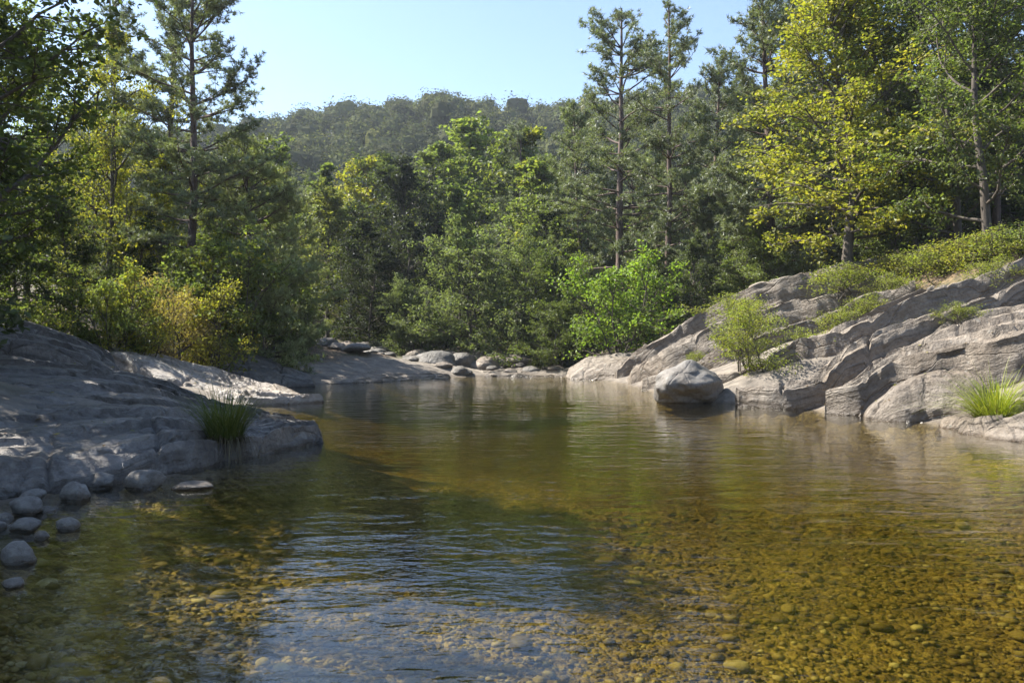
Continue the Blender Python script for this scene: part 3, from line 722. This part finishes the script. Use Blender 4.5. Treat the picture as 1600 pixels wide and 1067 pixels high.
tree('oak2', 'oak_tree', 'green oak at the left edge behind the leaning oak', -60, 18, 40, G_MID, .15, group=WL)
tree('oak', 'oak_tree', 'slender tree with yellowing top and bare dark trunk, left of the pines', 165, 28, 80, G_OLIVE, .45, wide=.8, group=WL)
tree('pine', 'pine_tree', 'tallest pine of the left bank, dark straight trunk and open crown', 293, 27, -70, PN, .04, wide=1.1, group=WL)
tree('pine2', 'pine_tree', 'thinner pine just left of the tallest left bank pine', 256, 36, -40, PN, .05, group=WL)
tree('pine2', 'pine_tree', 'pine showing its top in the gap of sky at upper left', 192, 36, -30, PN, wide=.9, group=WL)
tree('pineyoung', 'pine_tree', 'broad young pine with drooping layered boughs right of the tall pine', 398, 28, 215, (.26, .28, .12), .02, wide=1.0, group=WL)  # needle colour lightened in place of sunlight blocked by other trees
tree('pineyoung', 'pine_tree', 'young pine at the right end of the left wood', 452, 35, 285, (.26, .28, .12), group=WL, wide=.9)  # same lightened needles, painted-in sunlight
tree('holm', 'holm_oak', 'dark holm oak low at the left edge above the rib', 30, 21, 300, G_DARK, group=WL, wide=1.0)
tree('oak2', 'oak_tree', 'yellow-brown tree glowing behind the slender tree', 115, 29, 190, G_OLIVE, .62, group=WL)
tree('ash', 'ash_tree', 'tan-leaved tree between the slender tree and the pines', 225, 33, 215, G_OLIVE, .72, group=WL)
tree('oak', 'oak_tree', 'green tree filling the back of the left wood, left part', 40, 34, 110, G_MID, .15, group=WL)
tree('holm', 'holm_oak', 'dark holm oak behind the thinner left pine', 250, 42, 250, G_DARK, group=WL)
tree('oak2', 'oak_tree', 'olive tree behind the tallest left pine', 335, 40, 265, G_OLIVE, .35, group=WL)
tree('holm', 'holm_oak', 'dark undergrowth tree under the slender tree', 120, 23, 330, G_DARK, group=WL)
tree('holm', 'holm_oak', 'dark undergrowth tree between the pine trunks', 215, 27, 350, G_DARK, group=WL)
tree('alder', 'alder_tree', 'green sapling behind the yellow-green left shrub', 330, 31, 330, G_MID, .1, group=WL)
tree('holm', 'holm_oak', 'dark tree at the left edge of the picture, lowest foliage', -30, 23, 230, G_DARK, group=WL)
SH = 'shrubs of the left bank'
tree('bush', 'shrub', 'green and yellow shrub below the slender tree', 168, 20.5, 432, G_LIGHT, .30, 'shrub', group=SH)
tree('bush2', 'shrub', 'straw-coloured dry shrub above the gleaming slab', 262, 22.5, 448, TAN, .25, 'shrub', group=SH, wide=1.0)
tree('bush2', 'shrub', 'pale yellow feathery shrub between the dry and the tall shrub', 308, 23.5, 455, G_GOLD, .1, 'shrub', group=SH)
tree('bush', 'shrub', 'tall yellow-green shrub at the middle of the left bank', 358, 25, 378, G_LIGHT, .25, 'shrub', group=SH, wide=1.05)
tree('bush', 'shrub', 'dark green shrub right of the tall yellow-green shrub', 415, 28, 430, G_MID, .10, 'shrub', group=SH)
tree('willow', 'shrub', 'grey-green shrub at the right end of the left bank', 475, 32, 462, G_SILV, 0, 'shrub', group=SH)
tree('low', 'shrub', 'low shrub with a few brown leaves at left edge', 75, 19.5, 488, G_MID, .3, 'shrub', group=SH)
tree('low', 'shrub', 'low green shrub at the left rim of the rib', 20, 19.5, 470, G_MID, .05, 'shrub', group=SH)
tree('low', 'shrub', 'low bronze shrub left of the dry straw shrub', 222, 21, 500, G_OLIVE, .6, 'shrub', group=SH)

# --- centre
CW = 'trees closing the valley'
C_ = [('holm', 'dark evergreen, left of the two dark crowns at centre', 600, 55, 255, G_DARK, 0), ('holm', 'dark evergreen, right of the two dark crowns at centre', 655, 50, 275, G_SHADE, 0),
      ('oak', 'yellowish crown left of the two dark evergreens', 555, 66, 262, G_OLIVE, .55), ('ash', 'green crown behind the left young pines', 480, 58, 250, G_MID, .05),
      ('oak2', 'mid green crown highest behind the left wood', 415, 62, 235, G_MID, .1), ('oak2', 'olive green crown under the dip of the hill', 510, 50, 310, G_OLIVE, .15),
      ('alder', 'dark tree in the deep shade left of centre', 545, 45, 345, G_SHADE, 0), ('holm', 'dark tree in the deep shade nearest the far shore', 575, 42, 400, G_SHADE, 0),
      ('holm', 'dark tree right in the deep shade, left of the willow', 625, 46, 350, G_SHADE, 0),
      ('alder', 'pale green crown right of the dark evergreens', 700, 60, 225, G_LIGHT, .05), ('oak2', 'round green crown high at the centre', 745, 66, 205, G_LIGHT, .08),
      ('pine2', 'slim pine whose tip stands against the hill at centre', 815, 56, 178, PN, 0), ('oak', 'green crown left of the slim centre pine', 785, 60, 222, G_MID, .2),
      ('ash', 'light green tall tree at the centre right', 745, 48, 290, G_LIGHT, .04), ('alder', 'light green tree with a few tan sprays at centre right', 835, 50, 262, G_LIGHT, .2),
      ('alder', 'green tree under the left boughs of the twin pines', 870, 45, 320, G_MID, .12), ('willow', 'pale willow-like tree overhanging the far shore', 735, 41.5, 368, G_SILV, 0),
      ('willow', 'broad grey-green willow-like tree right of the pale one', 820, 40.5, 385, G_SILV, 0), ('willow', 'low willow-like tree beside the shadow at centre', 652, 41, 440, G_SILV, 0),
      ('willow', 'willow-like tree behind the bright yellow-green shrub', 890, 38.5, 400, G_MID, 0), ('willow', 'dark willow-like tree at the far shore under the twin pines', 868, 36.5, 465, G_MID, 0)]
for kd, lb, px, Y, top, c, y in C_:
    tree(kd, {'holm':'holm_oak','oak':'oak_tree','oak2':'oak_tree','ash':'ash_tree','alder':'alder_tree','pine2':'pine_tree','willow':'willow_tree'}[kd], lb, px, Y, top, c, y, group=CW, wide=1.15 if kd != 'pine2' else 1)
# --- right
RW = 'wood on the right bank'
tree('pine', 'pine_tree', 'taller left one of the twin pines, flat bough reaching left', 967, 41, 5, PN, 0, group=RW, wide=1.2)
tree('pine2', 'pine_tree', 'right one of the twin pines with a thin straight trunk', 1042, 37, 18, PN, 0, group=RW)
tree('pinefull', 'pine_tree', 'dense pine left of the twin pines, below their crowns', 908, 46, 150, PN_L, 0, group=RW)
tree('pinefull', 'pine_tree', 'dense grey-green pine between twin pines and golden tree', 1108, 43, 85, PN, 0, group=RW)
tree('pinefull', 'pine_tree', 'massive dark pine reaching the top edge left of the golden tree', 1205, 33, -70, PN, 0, group=RW)
tree('pinefull', 'pine_tree', 'dark pine directly behind the golden tree', 1300, 37, -120, PN_D, 0, group=RW)
tree('pineyoung', 'pine_tree', 'short pine filling the gap behind the twin trunks', 1000, 46, 225, PN_L, 0, group=RW)
tree('pineyoung', 'pine_tree', 'short pine right of the twin trunks', 1085, 37, 270, PN, 0, group=RW)
tree('holm', 'holm_oak', 'dark evergreen at the foot of the twin pines', 1010, 36, 400, G_DARK, 0, group=RW)
tree('holm', 'holm_oak', 'dark evergreen between twin pines and rock crest', 1090, 33, 380, G_DARK, 0, group=RW)
tree('alder', 'alder_tree', 'green sapling at the crest left of the golden tree', 1165, 33, 330, G_MID, .08, group=RW, wide=1.2)
tree('willow', 'shrub', 'green shrub on the rock crest under the golden tree', 1215, 31.5, 352, G_LIGHT, .05, 'shrub', group=RW)
tree('yellow', 'maple_tree', 'golden-green tree with a bare lit trunk on the right rock crest', 1322, 27.3, -8, (.215, .24, .05), .58, group=RW, wide=1.42, rot=.4, base=float(P(1322, 436, 27.3)[2]))
tree('oak2', 'oak_tree', 'green oak right of the golden tree', 1440, 28, -30, G_LIGHT, .12, group=RW)
tree('oak', 'oak_tree', 'bright green oak rising out of the top right corner', 1545, 22, -110, G_MID, .06, group=RW)
tree('pine', 'pine_tree', 'dark pine trunk left of two behind the right oaks', 1488, 28, -150, PN_D, 0, group=RW)
tree('pine2', 'pine_tree', 'dark pine trunk right of two behind the right oaks', 1556, 27, -150, PN_D, 0, group=RW)
tree('holm', 'holm_oak', 'dark evergreen behind the right oaks, lower left', 1400, 31, 180, G_DARK, 0, group=RW)
tree('holm', 'holm_oak', 'dark evergreen behind the right oaks, middle', 1500, 33, 120, G_DARK, 0, group=RW)
tree('holm', 'holm_oak', 'dark evergreen at the right edge behind the oaks', 1600, 30, 150, G_DARK, 0, group=RW)
tree('pinefull', 'pine_tree', 'tall dark pine filling the sky right of the golden tree', 1425, 37, -170, PN_D, 0, group=RW)
tree('pinefull', 'pine_tree', 'tall dark pine filling the top right corner', 1590, 33, -170, PN_D, 0, group=RW)
tree('oak', 'oak_tree', 'green oak behind the bracken at the right edge', 1500, 26, -60, G_MID, .05, group=RW)
tree('oak2', 'oak_tree', 'oak beyond the right edge of the picture', 0, 20, 0, G_MID, .1, x=16.5, h=10, group=RW)
tree('alder', 'alder_tree', 'low green sapling right of the golden trunk', 1400, 28, 260, G_MID, .1, group=RW)
tree('bush', 'shrub', 'bright yellow-green shrub at the water under the twin pines', 962, 33.5, 415, (.19, .26, .045), .08, 'shrub', group='shrubs of the right bank', wide=1.15)
SR = 'shrubs of the right bank'
tree('bush2', 'shrub', 'sprawling yellow-green shrub rooted in a crack of the rock', 1178, 20.6, 476, G_YEL, .22, 'shrub', group=SR, wide=1.35, base=float(P(1185, 592, 20.6)[2]))
lows = [('yellow bracken patch right of the golden trunk', 1405, 25.5, 378, G_GOLD), ('bracken patch in the middle of the right crest', 1475, 22.5, 372, G_YEL), ('bracken patch at the right end of the crest', 1545, 21.3, 358, G_YEL),
        ('green low shrub at the foot of the golden trunk', 1352, 26.5, 395, G_LIGHT), ('low shrub left of the golden trunk', 1285, 30, 385, G_YEL), ('low olive shrub between the two bracken patches', 1440, 24, 385, G_OLIVE), ('bronze bracken between the middle and right patch', 1510, 22, 368, G_GOLD),
        ('low yellow shrub on the slab below the golden trunk', 1320, 24.2, 428, G_YEL), ('low shrub at the crest, farthest left', 1130, 33, 440, G_LIGHT), ('low green shrub near the right frame edge', 1600, 20.5, 345, G_LIGHT),
        ('small yellow tuft shrub in a slab crack above the sprawling shrub', 1155, 25.5, 462, G_YEL)]
for lb, px, Y, top, c in lows:
    tree('low', 'shrub', lb, px, Y, top, c, .2, 'shrub', group=SR, wide=1.6, base=float(P(px, top+(45 if 'slab' in lb else 56), Y)[2]), h=.65 if 'slab' in lb else .72)

for lb, px, py, Y, h in [('tiny yellow plant in the crack above the bright grass', 1500, 520, 17.2, .35), ('tiny yellow plant highest on the broad slab', 1470, 488, 18.4, .4), ('small yellow shrub in the crack right of the sprawling shrub', 1262, 540, 20.4, .55),
                     ('small yellow shrub in the crack further right of the sprawling shrub', 1312, 512, 20.8, .5), ('small green shrub in the crack under the golden trunk', 1352, 488, 22.3, .5), ('small green shrub at the upper end of the third slab', 1400, 462, 22.8, .55),
                     ('small yellow shrub at the slab crack near the right edge', 1545, 445, 19.2, .5), ('small green plant at the left foot of the third slab', 1090, 578, 24.2, .35)]:
    tree('low', 'shrub', lb, px, Y, 0, G_YEL, .25, 'shrub', group=SR, base=float(P(px, py, Y)[2]), h=h, wide=1.2)
# --- trees on the slopes behind
r_ = random.Random(11); cnt = 0
SL = 'trees on the slopes behind'
kinds = ['oak', 'oak2', 'alder', 'ash', 'holm', 'pinefull', 'pine2', 'holm']
nm = {'oak':'oak_tree','oak2':'oak_tree','alder':'alder_tree','ash':'ash_tree','holm':'holm_oak','pinefull':'pine_tree','pine2':'pine_tree'}
for iy in range(9):
    Y = 66 + iy*8
    for ix in range(-9, 10):
        x = ix*6.2 + r_.uniform(-2, 2) + (3 if iy % 2 else 0); y = Y+r_.uniform(-3, 3)
        if abs(x) > y*.62: continue
        kd = r_.choice(kinds); c = {'holm': G_DARK, 'pinefull': PN, 'pine2': PN}.get(kd) or r_.choice([G_MID, G_LIGHT, G_MID, G_OLIVE])
        side = 'left' if x/y < -.2 else 'right' if x/y > .12 else 'middle'
        look = {'holm': 'dark evergreen crown', 'pinefull': 'dense grey-green pine', 'pine2': 'slim grey-green pine'}.get(kd) or {G_MID: 'mid green broadleaf crown', G_LIGHT: 'light green broadleaf crown', G_OLIVE: 'olive broadleaf crown'}[c]
        tree(kd, nm[kd], f'{look} in the closed wood on the {side} slope behind the valley', 0, y, 0, c, r_.choice([0, 0, .1, .4]) if kd[0] != 'p' else 0, x=x, h=r_.uniform(6, 9.5), wide=1.2, group=SL)
# --- wooded hill far behind: one mass
def cube_sphere(k=3):
    g = np.linspace(-1, 1, k+1); A, B = np.meshgrid(g, g, indexing='ij'); V, Fq = [], []
    ix = np.arange((k+1)**2).reshape(k+1, k+1); q = np.stack([ix[:-1,:-1], ix[1:,:-1], ix[1:,1:], ix[:-1,1:]], -1).reshape(-1, 4)
    for ax in range(3):
        for sg in (-1, 1):
            p = np.zeros(((k+1)**2, 3)); p[:,ax] = sg; p[:,(ax+1) % 3] = A.ravel(); p[:,(ax+2) % 3] = B.ravel()*sg
            Fq.append(q+len(V)*(k+1)**2); V.append(unit(p))
    return np.concatenate(V), np.concatenate(Fq)
def far_wood():
    rg = np.random.default_rng(5); A = Acc(); cv, cf = cube_sphere()
    gi, gj = [g.ravel() for g in np.meshgrid(np.arange(40), np.arange(44))]; n = len(gi)
    yy = 120+(gi+rg.random(n))/40*158; xx = (-.75+1.37*(gj+rg.random(n)*.9+.5*(gi % 2))/44.5)*yy
    zz = ground_z(xx, yy); hs = rg.uniform(4.5, 9.5, n)*np.where(rg.random(n) < .12, 1.25, 1)
    for i in range(n):
        m = 160; h = hs[i]; w = h*rg.uniform(.34, .52); tint = rg.random()
        def lob(d): return 1+.38*vnoise(d[:,0]*1.7+i, d[:,1]*1.7, d[:,2]*1.7)+.16*vnoise(d[:,0]*4+i, d[:,1]*4, d[:,2]*4)
        o = np.array([xx[i], yy[i], zz[i]+h*.56]); sc = np.array([w, w, h*.42])
        A.add(cv*(.60*lob(cv))[:,None]*sc+o, cf, np.full(len(cv), tint))
        d = unit(rg.normal(size=(m, 3))+np.array([0, -.3, .3]))
        leaves(A, d*(lob(d)*rg.uniform(.62, .96, m))[:,None]*sc+o, .66, rg, np.full(m, tint), .2, .85, nrm=d*3.0)
    me = A.mesh('hill_wood', M_FAR, False); o = link('hill_wood', me); o.color = (.090, .098, .050, .04)
    tag(o, 'dense dark wood covering the hill under the sky', 'wood', kind='stuff')
far_wood()

# ------------------------------------------------------------------ grasses
def blade_mat(name, a, b, tr=.35):
    t = NT(name); rnd = t.n('NewGeometry').outputs['Random Per Island']
    c = t.mix(rnd, a, b); d = t.n('BsdfDiffuse', {'Color': c}).outputs[0]; tl = t.n('BsdfTranslucent', {'Color': t.mix(1.0, c, rgb(1.3, 1.3, .6), 'MULTIPLY')}).outputs[0]
    g = t.n('BsdfGlossy', {'Color': rgb(1, 1, 1), 'Roughness': .4}).outputs[0]
    return t.done(t.n('MixShader', {0: .02, 1: t.n('MixShader', {0: tr, 1: d, 2: tl}).outputs[0], 2: g}).outputs[0])
M_SEDGE = blade_mat('sedge', rgb(.055, .085, .016), rgb(.15, .17, .045)); M_DEAD = blade_mat('dead_grass', rgb(.05, .042, .022), rgb(.14, .115, .06), .15)
M_BRIGHT = blade_mat('bright_grass', rgb(.14, .20, .02), rgb(.30, .33, .05))
def blades(seed, n, L, spread, arch, mat, r0=.1, w=.007, ho=.6, dr=.75):
    rg = np.random.default_rng(seed); A = Acc(); k = 7
    t = np.linspace(0, 1, k)[None]
    az = rg.uniform(0, 6.28, n)[:,None]; ln = (L*rg.uniform(.5, 1.1, n))[:,None]; out = (spread*rg.random(n)**.8)[:,None]; ar = (arch*rg.uniform(.4, 1.3, n))[:,None]
    rr = (r0*np.sqrt(rg.random(n)))[:,None]; a0 = az+rg.normal(0, .5, n)[:,None]
    hor = rr + ln*(np.sin(out)*t + ar*t**2.2*ho); z = ln*(np.cos(out)*t - ar*t**2.6*dr)
    c = np.stack([np.cos(a0)*rr + (hor-rr)*np.cos(az), np.sin(a0)*rr + (hor-rr)*np.sin(az), z], -1)
    sd_ = np.stack([-np.sin(az), np.cos(az), 0*az], -1)*(w*(1-t**2*.9))[..., None]
    v = np.stack([c-sd_, c+sd_], 2).reshape(-1, 3)
    i = np.arange(n*k*2).reshape(n, k, 2)
    f = np.stack([i[:,:-1,0], i[:,:-1,1], i[:,1:,1], i[:,1:,0]], -1).reshape(-1, 4)
    return new_mesh('blades', v, f, mat, True)
def clump(name, label, px, py, Y, green, dead, cat='grass clump', group=None):
    p = P(px, py, Y)
    while surf_z(p[0], p[1]) < .1: Y += .05; p = P(px, py, Y)          # root it on the rock, not in the water
    if 'sedge' in label: p = P(px, py, Y+.12)
    p[2] = surf_z(p[0], p[1])-.02; e = link(name, None, loc=p); e.empty_display_size = .2
    link('blades', green, e)
    if dead: link('dead_skirt', dead, e)
    return tag(e, label, cat, group)
clump('grass_clump', 'dark sedge clump with dead skirt at the edge of the left shelf', 352, 700, 9.0, blades(301, 520, .92, .6, .45, M_SEDGE, .19, .0045), blades(302, 380, .36, .7, 1.25, M_DEAD, .22, .006, .15, 1.45))
clump('grass_clump', 'bright yellow-green grass clump at the right edge of the water', 1556, 648, 13.2, blades(303, 620, 1.25, .95, .5, M_BRIGHT, .2, .006), blades(306, 160, .8, 1.1, .7, M_DEAD, .2, .005))
clump('grass_clump', 'small bright tuft above the peaked boulder', 1068, 590, 23.5, blades(304, 160, .45, .7, .5, M_BRIGHT, .2, .012), None)
clump('grass_clump', 'grass tuft left of the thick block, high on the broad slab', 1418, 512, 18, blades(305, 120, .3, .8, .6, M_BRIGHT, .15, .009), None)

def fallen_leaves():
    rg = np.random.default_rng(77); A = Acc(); dg = bpy.context.evaluated_depsgraph_get(); pts = []
    spots = [(-7.5, -3.2, 7.5, 15), (-9, -5.5, 15, 21), (6.5, 11, 13, 22), (5, 11, 20, 28)]
    for x0, x1, y0, y1 in spots:
        for _ in range(170):
            x, y = rg.uniform(x0, x1), rg.uniform(y0, y1)
            if vnoise(np.array([x*1.1]), np.array([y*1.1]))[0] < -.05: continue
            hit, loc, nr, _i, ob, _m = scene.ray_cast(dg, Vector((x, y, 3.9)), Vector((0, 0, -1)))
            if hit and ob and ob.name.startswith(('granite_slab', 'shore')): pts.append((loc.x, loc.y, loc.z+.012))
    pts = np.array(pts); pts = pts[(pts[:,2] > .05) | (np.abs(pts[:,2]-.006) < .001)]
    leaves(A, pts, .075, rg, rg.random(len(pts)), 7.0, .55)
    o = link('fallen_leaves', A.mesh('fallen_leaves', M_LEAF, False)); o.color = (.20, .12, .05, .35)
    tag(o, 'dry yellow and brown leaves scattered over rock and water', 'leaves', kind='stuff')
fallen_leaves()

# ------------------------------------------------------------------ air
t = NT('thin_haze'); pv = t.n('VolumePrincipled', {'Color': rgb(.78, .87, 1.0), 'Density': .00032, 'Anisotropy': .2})
t.done(None, pv.outputs[0])
bm = bmesh.new(); bmesh.ops.create_cube(bm, size=1)
for v in bm.verts: v.co = Vector((v.co.x*1300, 300+v.co.y*1000, 35+v.co.z*250))
hm = bpy.data.meshes.new('haze'); bm.to_mesh(hm); bm.free(); hm.materials.append(t.m)
ho = link('haze', hm); tag(ho, 'thin bluish haze in the valley air', 'haze', kind='stuff'); ho.display_type = 'WIRE'
